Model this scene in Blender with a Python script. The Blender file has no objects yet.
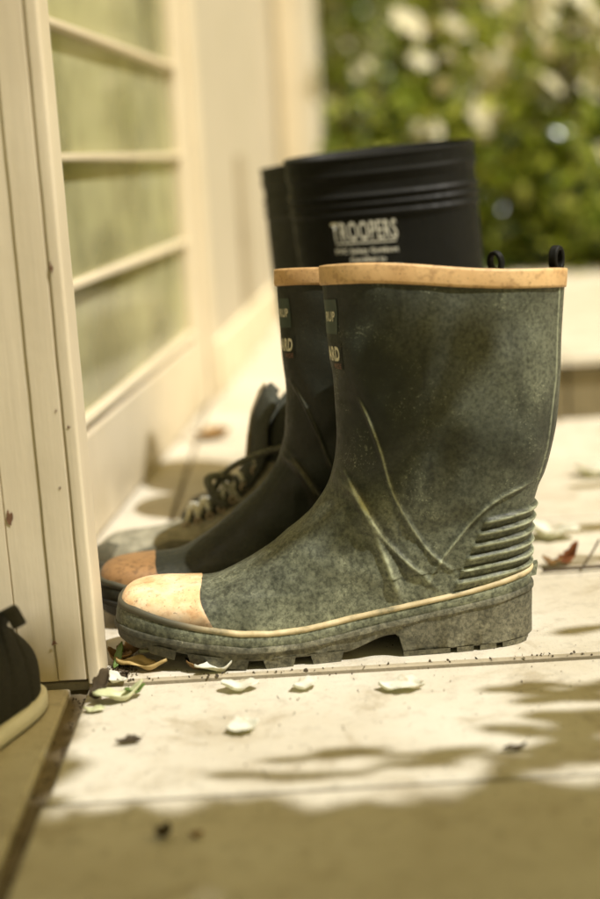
import bpy, math, random
import numpy as np
from mathutils import Vector, Matrix
R = math.radians
random.seed(11); rng = np.random.default_rng(5)
sc = bpy.context.scene
col = sc.collection
SUN = np.array([.44, -.29, .86]); SUN = SUN/np.linalg.norm(SUN)

# ------------------------------------------------------------------ materials
class NT:
    def __init__(s, name):
        s.m = bpy.data.materials.new(name); s.m.use_nodes = True
        s.t = s.m.node_tree; s.n = s.t.nodes; s.b = s.n['Principled BSDF']; s.out = s.n['Material Output']
        s.tc = s.n.new('ShaderNodeTexCoord')
    def l(s, a, b): s.t.links.new(a, b)
    def noise(s, scale, detail=4, rough=.55, vec=None, stretch=None, coord='Object', dist=0):
        n = s.n.new('ShaderNodeTexNoise'); n.inputs['Scale'].default_value = scale
        n.inputs['Detail'].default_value = detail; n.inputs['Roughness'].default_value = rough
        n.inputs['Distortion'].default_value = dist
        v = vec or s.tc.outputs[coord]
        if stretch:
            mp = s.n.new('ShaderNodeMapping'); mp.inputs['Scale'].default_value = stretch; s.l(v, mp.inputs[0]); v = mp.outputs[0]
        s.l(v, n.inputs['Vector']); return n.outputs['Fac']
    def voro(s, scale, feature='F1', coord='Object'):
        n = s.n.new('ShaderNodeTexVoronoi'); n.feature = feature; n.inputs['Scale'].default_value = scale
        s.l(s.tc.outputs[coord], n.inputs['Vector']); return n.outputs['Distance']
    def ramp(s, fac, stops, interp='LINEAR'):
        n = s.n.new('ShaderNodeValToRGB'); n.color_ramp.interpolation = interp
        cr = n.color_ramp.elements
        while len(cr) < len(stops): cr.new(.5)
        for e, (p, c) in zip(cr, stops):
            e.position = p; e.color = (c[0], c[1], c[2], 1) if hasattr(c, '__len__') else (c, c, c, 1)
        s.l(fac, n.inputs[0]); return n.outputs['Color']
    def mix(s, f, a, b, mode='MIX'):
        n = s.n.new('ShaderNodeMix'); n.data_type = 'RGBA'; n.blend_type = mode
        for i, v in ((0, f), (6, a), (7, b)):
            if hasattr(v, 'is_output') or isinstance(v, bpy.types.NodeSocket): s.l(v, n.inputs[i])
            elif hasattr(v, '__len__'): n.inputs[i].default_value = (*v, 1)
            else: n.inputs[i].default_value = v
        return n.outputs[2]
    def math(s, op, a, b=0.):
        n = s.n.new('ShaderNodeMath'); n.operation = op
        for i, v in ((0, a), (1, b)):
            if isinstance(v, bpy.types.NodeSocket): s.l(v, n.inputs[i])
            else: n.inputs[i].default_value = v
        return n.outputs[0]
    def z(s, axis='Z', coord='Object'):
        n = s.n.new('ShaderNodeSeparateXYZ'); s.l(s.tc.outputs[coord], n.inputs[0]); return n.outputs[axis]
    def rng(s, v, a, b, c=0., d=1.):
        n = s.n.new('ShaderNodeMapRange'); n.interpolation_type = 'SMOOTHSTEP'
        s.l(v, n.inputs[0])
        for i, q in enumerate((a, b, c, d)): n.inputs[i+1].default_value = q
        return n.outputs[0]
    def color(s, c):
        if isinstance(c, bpy.types.NodeSocket): s.l(c, s.b.inputs['Base Color'])
        else: s.b.inputs['Base Color'].default_value = (*c, 1)
    def rough(s, c):
        if isinstance(c, bpy.types.NodeSocket): s.l(c, s.b.inputs['Roughness'])
        else: s.b.inputs['Roughness'].default_value = c
    def bump(s, h, strength=.3, dist=.001):
        n = s.n.new('ShaderNodeBump'); n.inputs['Strength'].default_value = strength; n.inputs['Distance'].default_value = dist
        s.l(h, n.inputs['Height'])
        if s.b.inputs['Normal'].links: s.l(s.b.inputs['Normal'].links[0].from_socket, n.inputs['Normal'])
        s.l(n.outputs[0], s.b.inputs['Normal'])

M = {}
def rubber(name, dark, light, dust, dustlo, dusthi, foot=None, spec=.4, front=False, mott=1.):
    a = NT(name)
    n1 = a.noise(28, 6, .65); n2 = a.noise(150, 5, .7); n3 = a.noise(9, 3, .5)
    nm = a.math('ADD', a.math('MULTIPLY', n1, .5), a.math('MULTIPLY', a.noise(5.5, 3, .5), .5))
    c = a.ramp(nm, [(.36, dark), (.50, tuple(x*.6+y*.4 for x, y in zip(dark, light))), (.64, light)])
    c = a.mix(a.rng(n2, .35, .65, .25, .0), c, dark)
    zz = a.z('Z')
    dz = a.rng(zz, dustlo, dusthi, 1., 0.)              # more dust low on the foot
    d = a.math('MULTIPLY', dz, a.rng(nm, .34, .62, .30, .85))
    d = a.math('ADD', d, a.math('MULTIPLY', a.rng(n3, .48, .72), .42))
    nf = a.noise(330, 4, .7); d = a.math('MULTIPLY', d, a.rng(n2, .28, .68, .45, 1.)); d = a.math('MULTIPLY', d, a.rng(nf, .34, .62, .35, 1.))
    if front:       # darker along the shaft's front edge, paler on the calf side and the foot
        mxx = a.math('MAXIMUM', a.rng(a.z('X'), .062, .135, .12, 1.), a.rng(zz, .11, .17, 1., 0.)); d = a.math('MULTIPLY', d, mxx)
        up = a.math('MULTIPLY', a.rng(a.z('X'), .10, .17), a.math('MULTIPLY', a.rng(zz, .15, .20), a.rng(zz, .25, .285, 1., .3)))
        d = a.math('ADD', d, a.math('MULTIPLY', a.math('MULTIPLY', up, .30), a.rng(nf, .34, .62, .35, 1.)))
    c = a.mix(d, c, dust)
    # pale speckles of dried mud
    n4 = a.noise(700, 2, .6); sp = a.math('MULTIPLY', a.rng(n4, .62, .70), a.rng(n1, .45, .68))
    c = a.mix(a.math('MULTIPLY', sp, .5), c, tuple(min(1, x*2.0) for x in dust))
    n6 = a.noise(45, 3, .6, stretch=(1, .3, .5), dist=1.2); sc_ = a.math('MULTIPLY', a.rng(a.math('ABSOLUTE', a.math('SUBTRACT', n6, .5)), .0, .006, 1., 0.), a.rng(n1, .50, .62))
    c = a.mix(a.math('MULTIPLY', sc_, .35), c, tuple(min(1, x*1.6) for x in dust))
    # fine scratches and dark grime
    n5 = a.noise(60, 3, .6, stretch=(1, 1, .22)); c = a.mix(a.math('MULTIPLY', a.rng(n5, .58, .7), .35), c, tuple(x*.5 for x in dark))
    at = a.n.new('ShaderNodeAttribute'); at.attribute_name = 'crease_light'; wv = at.outputs['Fac']  # light on ridges and shade in grooves, painted into the colour
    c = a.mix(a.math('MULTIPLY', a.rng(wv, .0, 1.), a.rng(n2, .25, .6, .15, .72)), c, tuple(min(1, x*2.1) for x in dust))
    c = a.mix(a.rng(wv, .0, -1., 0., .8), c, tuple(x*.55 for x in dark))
    a.color(c); a.rough(a.ramp(n2, [(.3, .42), (.7, .72)])); a.b.inputs['Specular IOR Level'].default_value = spec
    a.bump(n2, .35, .0009); a.bump(n1, .3, .002)
    return a.m
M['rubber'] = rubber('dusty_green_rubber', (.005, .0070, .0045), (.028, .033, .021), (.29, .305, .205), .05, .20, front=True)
M['rubber_shade'] = rubber('dark_boot_rubber', (.008, .010, .006), (.020, .022, .013), (.06, .058, .035), .03, .10)  # boot rubber darkened as in shade, for the rear boot; also backs lettering
M['black_rubber'] = rubber('black_rubber', (.0035, .0038, .003), (.006, .0065, .005), (.016, .016, .011), .0, .10, spec=.22)
M['sole'] = rubber('muddy_sole_rubber', (.009, .010, .006), (.040, .041, .027), (.33, .31, .21), -.06, .10)
M['sole_shade'] = rubber('shaded_sole_rubber', (.01, .010, .007), (.028, .025, .016), (.05, .045, .03), -.05, .1)  # sole rubber copy with the rear boot's shade in its colour

def simple(name, c1, c2, scale, rough=.6, bump=.2, bd=.001, detail=5, stretch=None, spec=.5):
    a = NT(name); n = a.noise(scale, detail, .6, stretch=stretch)
    a.color(a.ramp(n, [(.3, c1), (.7, c2)])); a.rough(rough); a.b.inputs['Specular IOR Level'].default_value = spec
    if bump: a.bump(n, bump, bd)
    return a.m
# tan rubber of the rim and toe caps
def tan(name, base, light, grime):
    a = NT(name); n1 = a.noise(22, 6, .6); n2 = a.noise(190, 5, .65); n3 = a.noise(500, 2)
    c = a.ramp(n1, [(.3, base), (.7, light)])
    c = a.mix(a.math('MULTIPLY', a.rng(n2, .46, .70), .60), c, grime)
    nb = a.noise(9, 3, .6); c = a.mix(a.math('MULTIPLY', a.rng(nb, .5, .7), .45), c, grime)
    c = a.mix(a.math('MULTIPLY', a.rng(n3, .66, .72), .5), c, tuple(x*.35 for x in grime))
    a.color(c); a.rough(.55); a.bump(n2, .3, .0007); return a.m
M['tan'] = tan('tan_rubber', (.60, .36, .15), (.80, .54, .26), (.30, .16, .06))
M['tan_shade'] = tan('shaded_tan_rubber', (.24, .125, .045), (.38, .215, .09), (.07, .038, .015))  # tan copy darkened for the shade on the rear toe cap
def toecap():
    a = NT('scuffed_tan_toe_rubber'); n1 = a.noise(26, 6, .65); n2 = a.noise(170, 5, .65); n3 = a.noise(420, 3)
    c = a.ramp(n1, [(.28, (.62, .33, .14)), (.46, (.80, .54, .29)), (.64, (.91, .75, .53))])
    c = a.mix(a.math('MULTIPLY', a.rng(n2, .48, .7), .4), c, (.34, .14, .05))
    low = a.rng(a.z('Z'), .034, .050, 1., 0.)
    ed = a.math('MULTIPLY', a.rng(a.z('X'), -.050, -.031), a.rng(n1, .4, .6)); c = a.mix(a.math('MULTIPLY', ed, .35), c, (.30, .17, .08))
    c = a.mix(a.math('MULTIPLY', low, a.rng(n1, .3, .6, .45, 1.)), c, (.16, .10, .045))
    c = a.mix(a.math('MULTIPLY', a.rng(n3, .6, .7), .6), c, (.08, .05, .03))
    a.color(c); a.rough(.5); a.bump(n2, .4, .0008); return a.m
M['toecap'] = toecap()
def stripe():
    a = NT('cream_rubber_stripe'); n = a.noise(60, 5, .6)
    c = a.ramp(n, [(.3, (.20, .18, .10)), (.45, (.50, .40, .22)), (.7, (.70, .58, .36))])
    x = a.rng(a.z('X'), -.07, -.015)
    c = a.mix(x, (.07, .065, .04), c); a.color(c); a.rough(.6); return a.m
M['stripe'] = stripe()
M['lining'] = simple('dark_lining_cloth', (.02, .018, .012), (.05, .045, .03), 90, .95)
M['patch'] = simple('dark_green_label', (.03, .045, .035), (.05, .07, .05), 80, .5, .05)
M['print_light'] = simple('cream_print', (.55, .52, .38), (.75, .70, .52), 400, .6, 0)
M['print_red'] = simple('faded_red_print', (.20, .09, .06), (.28, .13, .08), 400, .6, 0)
M['print_white'] = simple('white_print', (.45, .45, .38), (.8, .78, .66), 260, .5, 0)

def floor_mat(name, c1, c2, c3):
    a = NT(name)
    n1 = a.noise(7, 6, .6, coord='Object'); n2 = a.noise(60, 6, .7); n3 = a.noise(420, 3, .6); n0 = a.noise(2.2, 3, .5)
    c = a.ramp(n1, [(.3, c1), (.5, c2), (.72, c3)])
    c = a.mix(a.math('MULTIPLY', a.rng(n2, .48, .72), .5), c, tuple(x*.66 for x in c1))
    c = a.mix(a.math('MULTIPLY', a.rng(n0, .45, .65), .25), c, tuple(x*.85 for x in c1))
    c = a.mix(a.math('MULTIPLY', a.rng(n3, .64, .72), .6), c, tuple(x*.35 for x in c1))
    n4 = a.noise(16, 5, .7, dist=.6); c = a.mix(a.math('MULTIPLY', a.rng(n4, .50, .72), .60), c, tuple(x*q for x, q in zip(c1, (.62, .56, .45))))
    n5 = a.noise(90, 4, .6, stretch=(.12, 1, 1)); c = a.mix(a.math('MULTIPLY', a.rng(n5, .62, .74), .15), c, tuple(x*.6 for x in c1))
    a.color(c); a.rough(a.ramp(n2, [(.3, .55), (.7, .85)])); a.bump(n3, .35, .0007); a.bump(n2, .4, .0015); return a.m
M['paving'] = floor_mat('sandstone_paving', (.51, .455, .345), (.59, .54, .43), (.65, .61, .505))
M['riser'] = floor_mat('shaded_riser_stone', (.13, .105, .05), (.19, .155, .08), (.25, .205, .11))  # riser stone darkened so its face reads as shaded
M['grout'] = floor_mat('dirty_joint_mortar', (.12, .095, .05), (.18, .14, .08), (.24, .19, .11))
M['grit'] = floor_mat('gritty_threshold_strip', (.30, .25, .16), (.40, .34, .23), (.48, .42, .30))

def paint(name, c1, c2, chips=True, stretch=(1, 1, .05)):
    a = NT(name); n1 = a.noise(60, 5, .6, stretch=stretch); n2 = a.noise(8, 5, .6); n3 = a.noise(300, 3, .6, stretch=(1, 1, .12))
    c = a.ramp(n2, [(.3, c1), (.7, c2)])
    c = a.mix(a.math('MULTIPLY', a.rng(n1, .52, .75), .35), c, tuple(x*.78 for x in c1))
    if chips:
        n4 = a.noise(55, 4, .7); c = a.mix(a.rng(n4, .755, .765), c, (.13, .07, .035))
        zz = a.rng(a.z('Z'), .0, .10, 1., 0.); c = a.mix(a.math('MULTIPLY', a.math('MULTIPLY', zz, a.rng(n2, .35, .6)), .5), c, (.33, .26, .14))
    a.color(c); a.rough(.5); a.bump(n1, .5, .0012); a.bump(n3, .25, .0006); a.bump(n2, .3, .003); return a.m
M['paint'] = paint('cream_door_paint', (.66, .57, .41), (.74, .65, .48))
M['paint_line'] = paint('pale_paint_edge', (.76, .68, .48), (.82, .74, .54))
M['wall'] = paint('cream_wall_paint', (.50, .45, .34), (.56, .50, .39), False)
M['column_paint'] = paint('pale_column_paint', (.58, .54, .43), (.64, .59, .47), False)
M['chip'] = simple('bare_brown_wood', (.10, .05, .025), (.22, .11, .055), 200, .8)
M['curtain'] = simple('cream_curtain_cloth', (.70, .62, .44), (.80, .72, .53), 6, .9, .1, stretch=(8, 8, .3))
M['pane_backdrop'] = simple('olive_reflection_backdrop', (.34, .38, .14), (.66, .64, .36), 4.5, .9, 0)  # green put behind the glass for the garden's reflection in the panes
def glass():
    a = NT('window_glass'); t = a.n.new('ShaderNodeBsdfTransparent'); g = a.n.new('ShaderNodeBsdfGlossy'); mx = a.n.new('ShaderNodeMixShader')
    fr = a.n.new('ShaderNodeFresnel'); fr.inputs[0].default_value = 1.5
    t.inputs[0].default_value = (.80, .84, .66, 1); g.inputs['Roughness'].default_value = .03
    a.l(fr.outputs[0], mx.inputs[0]); a.l(t.outputs[0], mx.inputs[1]); a.l(g.outputs[0], mx.inputs[2])
    # pale diffuse veil imitating the haze of reflections on the pane
    df = a.n.new('ShaderNodeBsdfDiffuse'); df.inputs[0].default_value = (.74, .72, .42, 1); m2 = a.n.new('ShaderNodeMixShader')
    a.l(a.rng(a.noise(5, 4, .6), .35, .65, .24, .46), m2.inputs[0]); a.l(mx.outputs[0], m2.inputs[1]); a.l(df.outputs[0], m2.inputs[2]); a.l(m2.outputs[0], a.out.inputs[0])
    return a.m
M['glass'] = glass()

def leafmat(name, c1, c2, c3, trans=.58, rough=.22):
    a = NT(name); oi = a.n.new('ShaderNodeNewGeometry')
    c = a.ramp(oi.outputs['Random Per Island'], [(.0, c1), (.5, c2), (1., c3)]); a.color(c); a.rough(rough)
    if 'petal' in name: c = a.mix(a.rng(a.noise(120, 4, .6), .55, .72, 0., .55), c, (.50, .36, .16)); a.color(c)
    tr = a.n.new('ShaderNodeBsdfTranslucent'); mx = a.n.new('ShaderNodeMixShader'); mx.inputs[0].default_value = trans
    cc = a.mix(.5, c, (.5, .55, .06), 'MIX'); a.l(cc, tr.inputs[0])
    a.l(a.b.outputs[0], mx.inputs[1]); a.l(tr.outputs[0], mx.inputs[2]); a.l(mx.outputs[0], a.out.inputs[0]); return a.m
M['leaf'] = leafmat('hedge_leaf', (.06, .12, .012), (.36, .46, .06), (.70, .72, .18))
M['leaf_yellow'] = leafmat('yellow_green_leaf', (.48, .58, .08), (.72, .78, .18), (.88, .86, .42))  # pale leaf tone, given a large share so the hedge looks sunlit
M['leaf_dark'] = leafmat('dark_leaf', (.012, .028, .006), (.03, .055, .01), (.05, .08, .015), .2)
M['blossom'] = leafmat('cream_blossom_glint', (.75, .70, .50), (.82, .77, .58), (.86, .82, .66), .4, .6)
M['orange'] = leafmat('orange_blossom', (.6, .16, .03), (.6, .22, .04), (.7, .28, .05), .3, .6)
M['bark'] = simple('grey_brown_bark', (.07, .05, .03), (.16, .12, .07), 40, .9, .6, .004, stretch=(1, 1, .2))
M['petal'] = leafmat('white_petal', (.82, .80, .68), (.86, .84, .74), (.88, .87, .78), .35, .6)
M['dry'] = simple('dry_brown_leaf', (.16, .085, .025), (.34, .20, .06), 70, .7, .4)
M['dry_pale'] = simple('dry_tan_leaf', (.36, .25, .09), (.52, .38, .15), 60, .65, .4)
M['dry_dark'] = simple('dark_rotten_leaf', (.035, .025, .012), (.09, .06, .025), 70, .8, .5)
M['dry_green'] = simple('pale_green_leaf', (.40, .42, .22), (.60, .60, .38), 50, .5, .2)
M['green'] = simple('green_leaf_blade', (.07, .13, .02), (.14, .20, .04), 50, .5, .2)
M['red'] = simple('red_brown_berry_leaf', (.22, .06, .02), (.34, .13, .04), 60, .6, .2)
M['canvas'] = simple('black_canvas', (.010, .010, .007), (.030, .028, .018), 500, .95, .5, .0006)
M['black_sole'] = simple('black_bumper_rubber', (.010, .010, .008), (.03, .028, .02), 120, .6, .2)
M['white_sole'] = simple('off_white_sole_rubber', (.78, .76, .66), (.88, .86, .76), 60, .6, .3)
M['metal'] = simple('dull_brass', (.45, .36, .24), (.6, .48, .33), 100, .4, 0); 
M['suede'] = simple('dusty_grey_suede', (.16, .15, .10), (.36, .335, .24), 90, .9, .5, .001)
M['suede_dark'] = simple('dark_leather_overlay', (.06, .058, .036), (.14, .13, .085), 80, .7, .3)
M['mesh_cloth'] = simple('dark_mesh_cloth', (.018, .020, .013), (.075, .078, .055), 600, .9, .5)
M['lace_light'] = simple('pale_flecked_lace', (.22, .21, .14), (.88, .85, .70), 420, .8, .4)
M['lace_dark'] = simple('dark_lace', (.03, .035, .025), (.20, .20, .14), 500, .8, .4)
M['hiker_sole'] = simple('dark_hiker_sole', (.02, .019, .012), (.06, .055, .034), 80, .8, .3)
M['hiker_edge'] = simple('tan_piping', (.34, .28, .17), (.48, .40, .26), 100, .8, .2)

# ------------------------------------------------------------------ mesh helpers
class MB:
    def __init__(s): s.v = []; s.f = []
    def add(s, vs, fs):
        o = len(s.v); s.v.extend([tuple(map(float, v)) for v in vs]); s.f.extend([tuple(int(i)+o for i in f) for f in fs])
    def box(s, lo, hi, bev=0):
        x0, y0, z0 = lo; x1, y1, z1 = hi; b = bev
        if b <= 0:
            vs = [(x0,y0,z0),(x1,y0,z0),(x1,y1,z0),(x0,y1,z0),(x0,y0,z1),(x1,y0,z1),(x1,y1,z1),(x0,y1,z1)]
            s.add(vs, [(3,2,1,0),(4,5,6,7),(0,1,5,4),(1,2,6,5),(2,3,7,6),(3,0,4,7)])
        else:
            vs = [(x0,y0,z0),(x1,y0,z0),(x1,y1,z0),(x0,y1,z0),(x0,y0,z1-b),(x1,y0,z1-b),(x1,y1,z1-b),(x0,y1,z1-b),
                  (x0+b,y0+b,z1),(x1-b,y0+b,z1),(x1-b,y1-b,z1),(x0+b,y1-b,z1)]
            s.add(vs, [(3,2,1,0),(8,9,10,11),(0,1,5,4),(1,2,6,5),(2,3,7,6),(3,0,4,7),(4,5,9,8),(5,6,10,9),(6,7,11,10),(7,4,8,11)])
    def grid(s, P, closed=False, cap0=False, cap1=False, flip=False):
        n, m = P.shape[:2]; o = len(s.v); s.v.extend(map(tuple, P.reshape(-1, 3).astype(float)))
        mm = m if closed else m-1
        for i in range(n-1):
            for j in range(mm):
                q = (o+i*m+j, o+i*m+(j+1) % m, o+(i+1)*m+(j+1) % m, o+(i+1)*m+j)
                s.f.append(q[::-1] if flip else q)
        if cap0: s.f.append(tuple(o+j for j in range(m))[::-1 if not flip else 1])
        if cap1: s.f.append(tuple(o+(n-1)*m+j for j in range(m))[::1 if not flip else -1])
    def tube(s, pts, r, k=8, caps=True):
        pts = np.array(pts, float); n = len(pts); rr = np.broadcast_to(np.asarray(r, float), (n,))
        T = np.gradient(pts, axis=0); T /= np.linalg.norm(T, axis=1)[:, None]+1e-12
        up = np.array([0, 0, 1.]) if abs(T[0][2]) < .9 else np.array([1., 0, 0])
        rings = []; a = np.cross(T[0], up); a /= np.linalg.norm(a)
        for i in range(n):
            a = a-T[i]*(a@T[i]); a /= np.linalg.norm(a)+1e-12; b = np.cross(T[i], a)
            rings.append([pts[i]+rr[i]*(math.cos(q)*a+math.sin(q)*b) for q in np.linspace(0, 2*math.pi, k, endpoint=False)])
        s.grid(np.array(rings), True, caps, caps)
    def build(s, name, mat, parent=None, smooth=True, mod=None):
        me = bpy.data.meshes.new(name); me.from_pydata(s.v, [], s.f); me.validate()
        if smooth: me.polygons.foreach_set('use_smooth', [True]*len(me.polygons))
        me.materials.append(mat); me.update()
        o = bpy.data.objects.new(name, me); col.objects.link(o)
        if parent is not None: o.parent = parent
        return o
def sharp(o, ang=35):
    for p in o.data.polygons: p.use_smooth = True
    o.data.set_sharp_from_angle(angle=R(ang)); return o
def empty(name, loc=(0, 0, 0), rz=0.):
    o = bpy.data.objects.new(name, None); o.location = loc; o.rotation_euler = (0, 0, rz); o.empty_display_size = .05
    col.objects.link(o); return o
def tag(o, label=None, cat=None, group=None, kind=None):
    if label: o['label'] = label
    if cat: o['category'] = cat
    if group: o['group'] = group
    if kind: o['kind'] = kind
    return o
def sm(x, a, b):
    t = np.clip((np.asarray(x, float)-a)/(b-a), 0, 1); return t*t*(3-2*t)
def catmull(pts, n=24):
    p = np.array(pts, float); q = np.vstack([2*p[0]-p[1], p, 2*p[-1]-p[-2]]); out = []
    for i in range(1, len(q)-2):
        t = np.linspace(0, 1, n, endpoint=False)[:, None]
        out.append(.5*((2*q[i])+(-q[i-1]+q[i+1])*t+(2*q[i-1]-5*q[i]+4*q[i+1]-q[i+2])*t**2+(-q[i-1]+3*q[i]-3*q[i+1]+q[i+2])*t**3))
    out.append(p[-1:]); return np.vstack(out)
def polydist(u, z, pts):
    """distance to a smooth polyline and the running fraction along it"""
    c = catmull(pts, 10); D = np.full(u.shape, 9.); S = np.zeros(u.shape); n = len(c)-1
    for i in range(n):
        a, b = c[i], c[i+1]; d = b-a; L = d@d+1e-12
        t = np.clip(((u-a[0])*d[0]+(z-a[1])*d[1])/L, 0, 1); e = np.hypot(u-a[0]-t*d[0], z-a[1]-t*d[1])
        m = e < D; D[m] = e[m]; S[m] = ((i+t)/n)[m]
    return D, S

# ------------------------------------------------------------------ footwear surface
class Form:
    """a boot or shoe skin: horizontal rings between a front and a back profile, bent along the last"""
    def __init__(s, front, back, Wf, Ws, lift, fade=(.035, .075), blend=(.05, .15), nf=3., ns=2.15, rim=(0, 0, 0), disp=None, crossp=3.5, zc=(.09, .13), sway=None):
        f = catmull(front); s.fz = np.maximum.accumulate(f[:, 0]); s.fu = f[:, 1]
        i0, i1 = int(np.argmin(s.fu[:len(s.fu)//2])), int(np.argmax(s.fu)); s.mu = np.maximum.accumulate(s.fu[i0:i1+1])+np.arange(i1+1-i0)*1e-8; s.mz = s.fz[i0:i1+1]
        b = catmull(back); s.bz = np.maximum.accumulate(b[:, 0]); s.bu = b[:, 1]
        s.Wf, s.Ws, s.lift, s.fade, s.blend, s.nf, s.ns, s.rim, s.disp = Wf, Ws, lift, fade, blend, nf, ns, rim, disp
        s.zmax = front[-1][0]; s.cp = crossp; s.zc = zc; s.sway = sway
    def uf(s, Z): return np.interp(Z, s.fz, s.fu)
    def ub(s, Z): return np.interp(Z, s.bz, s.bu)
    def raw(s, Z, PH):
        Z, PH = np.broadcast_arrays(np.asarray(Z, float), np.asarray(PH, float))
        f, b = s.uf(Z), s.ub(Z); t = (1-np.cos(PH))/2; u = f+(b-f)*t
        k = sm(Z, *s.blend); n = s.nf+(s.ns-s.nf)*k
        sh = np.maximum(1-np.abs(2*t-1)**n, 0)**(1/n)
        zt = np.interp(u, s.mu, s.mz)                              # height of the instep above this point
        cr = np.maximum(1-np.clip(Z/np.maximum(zt, 1e-4), 0, 1)**s.cp, 0)**.5
        cr = cr+(1-cr)*sm(Z, *s.zc); cr = np.where(u > s.mu[-1]-.002, np.maximum(cr, sm(u, s.uf(.14)-.004, s.uf(.14)+.02)), cr)
        q = (np.maximum(sh, 1e-5)**-6+np.maximum(cr, 1e-5)**-6)**(-1/6)
        W = np.interp(u, *s.Wf)*(1-k)+np.interp(Z, *s.Ws)*k
        w = W*np.minimum(q*1.0, 1)
        y = -w*np.sign(np.sin(PH)+1e-15)
        y = np.where(np.abs(np.sin(PH)) < 1e-9, 0, y)
        z = Z+np.interp(u, *s.lift)*(1-sm(Z, *s.fade))
        r = sm(Z, s.zmax-.12, s.zmax)
        z = z+r*(s.rim[0]*(u-s.uf(s.zmax))+s.rim[1]*y) + r**6*s.rim[2]*np.sin((u-s.uf(s.zmax))*36+.3)
        if s.sway is not None: u, y = s.sway(u, y, z)
        return np.stack([u, y, z], -1)
    def pts(s, Z, PH, off=0., disp=True):
        Z, PH = np.broadcast_arrays(np.asarray(Z, float), np.asarray(PH, float))
        P = s.raw(Z, PH); e = 2e-3
        dz = s.raw(np.minimum(Z+e, s.zmax), PH)-s.raw(Z-e, PH); dp = s.raw(Z, PH+e*6)-s.raw(Z, PH-e*6)
        N = np.cross(dp, dz); L = np.linalg.norm(N, axis=-1, keepdims=True); N = N/np.maximum(L, 1e-12)
        N = np.where(L < 1e-9, 0, N)
        c = P.copy(); c[..., 2] = P[..., 2]
        d = off+(s.disp(P, Z, PH) if (s.disp and disp) else 0.)
        return P+N*np.asarray(d)[..., None]
    def arc(s, Z, dist, off=.0008, near=True):
        """points measured along the ring from the front tip (positive on the near side)"""
        Z = np.asarray(Z, float); dist = np.asarray(dist, float); out = np.zeros(Z.shape+(3,))
        ph = np.linspace(0, math.pi, 400)
        for i in np.ndindex(Z.shape):
            P = s.raw(np.full(400, Z[i]), ph); L = np.concatenate([[0], np.cumsum(np.linalg.norm(np.diff(P, axis=0), axis=1))])
            a = np.interp(abs(dist[i]), L, ph)*(1 if dist[i] >= 0 else -1)
            out[i] = s.pts(Z[i], a, off)
        return out
def levels(F, z0, z1, dz=.0016, du=.0022):
    zs = [z0]; 
    while zs[-1] < z1:
        z = zs[-1]; st = dz
        while abs(F.uf(z+st)-F.uf(z)) > du and st > .00008: st *= .7
        zs.append(z+st)
    zs[-1] = z1; return np.array(zs)
def text_mesh(txt, size, cond=1.0, bold=0.):
    cu = bpy.data.curves.new('lettering', 'FONT'); cu.body = txt; cu.size = size; cu.resolution_u = 3; cu.offset = bold; cu.space_character = 1.12
    ob = bpy.data.objects.new('lettering', cu); col.objects.link(ob)
    dg = bpy.context.evaluated_depsgraph_get(); dg.update()
    me = bpy.data.meshes.new_from_object(ob.evaluated_get(dg)); bpy.data.objects.remove(ob)
    import bmesh
    bm = bmesh.new(); bm.from_mesh(me); bmesh.ops.subdivide_edges(bm, edges=[e for e in bm.edges if e.calc_length() > size*.3], cuts=2)
    bmesh.ops.triangulate(bm, faces=bm.faces); bm.to_mesh(me); bm.free()
    v = np.array([x.co[:] for x in me.vertices]); f = [tuple(p.vertices) for p in me.polygons]
    v[:, 0] *= cond; bpy.data.meshes.remove(me); return v, f

TWO = 2*math.pi
def skin(F, z0, z1, name, mat, parent, m=300, dz=.0016, inner=.10):
    zs = levels(F, z0, z1, dz); ph = np.linspace(0, TWO, m, endpoint=False)
    Z, PH = np.meshgrid(zs, ph, indexing='ij'); P = F.pts(Z, PH); b = MB()
    # the inside of the opening: a wall 2.5 mm in, going down into the shaft
    zi = np.linspace(z1, max(z1-inner, z0+.02), 14); Zi, PHi = np.meshgrid(zi, ph, indexing='ij')
    I = F.pts(Zi, PHi, -.0026, False)
    A = np.concatenate([P, I], 0); b.grid(A, True, False, True, flip=True)
    o = b.build(name, mat, parent)
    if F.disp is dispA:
        wv = np.concatenate([crease_lightA(P, Z, PH), np.zeros(Zi.shape)], 0).ravel()
        at = o.data.attributes.new('crease_light', 'FLOAT', 'POINT')
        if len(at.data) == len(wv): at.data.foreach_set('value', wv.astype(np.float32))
    return o
def ringband(F, rows, name, mat, parent, m=300, a=0., bb=TWO):
    """rows: list of (Z function of phi, offset)"""
    ph = np.linspace(a, bb, m, endpoint=(bb-a) < TWO-1e-6)
    A = np.array([F.pts(zf(ph) if callable(zf) else np.full(m, zf), ph, off, False) for zf, off in rows])
    b = MB(); b.grid(A, (bb-a) > TWO-1e-6, False, False, flip=True); return b.build(name, mat, parent)

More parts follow.
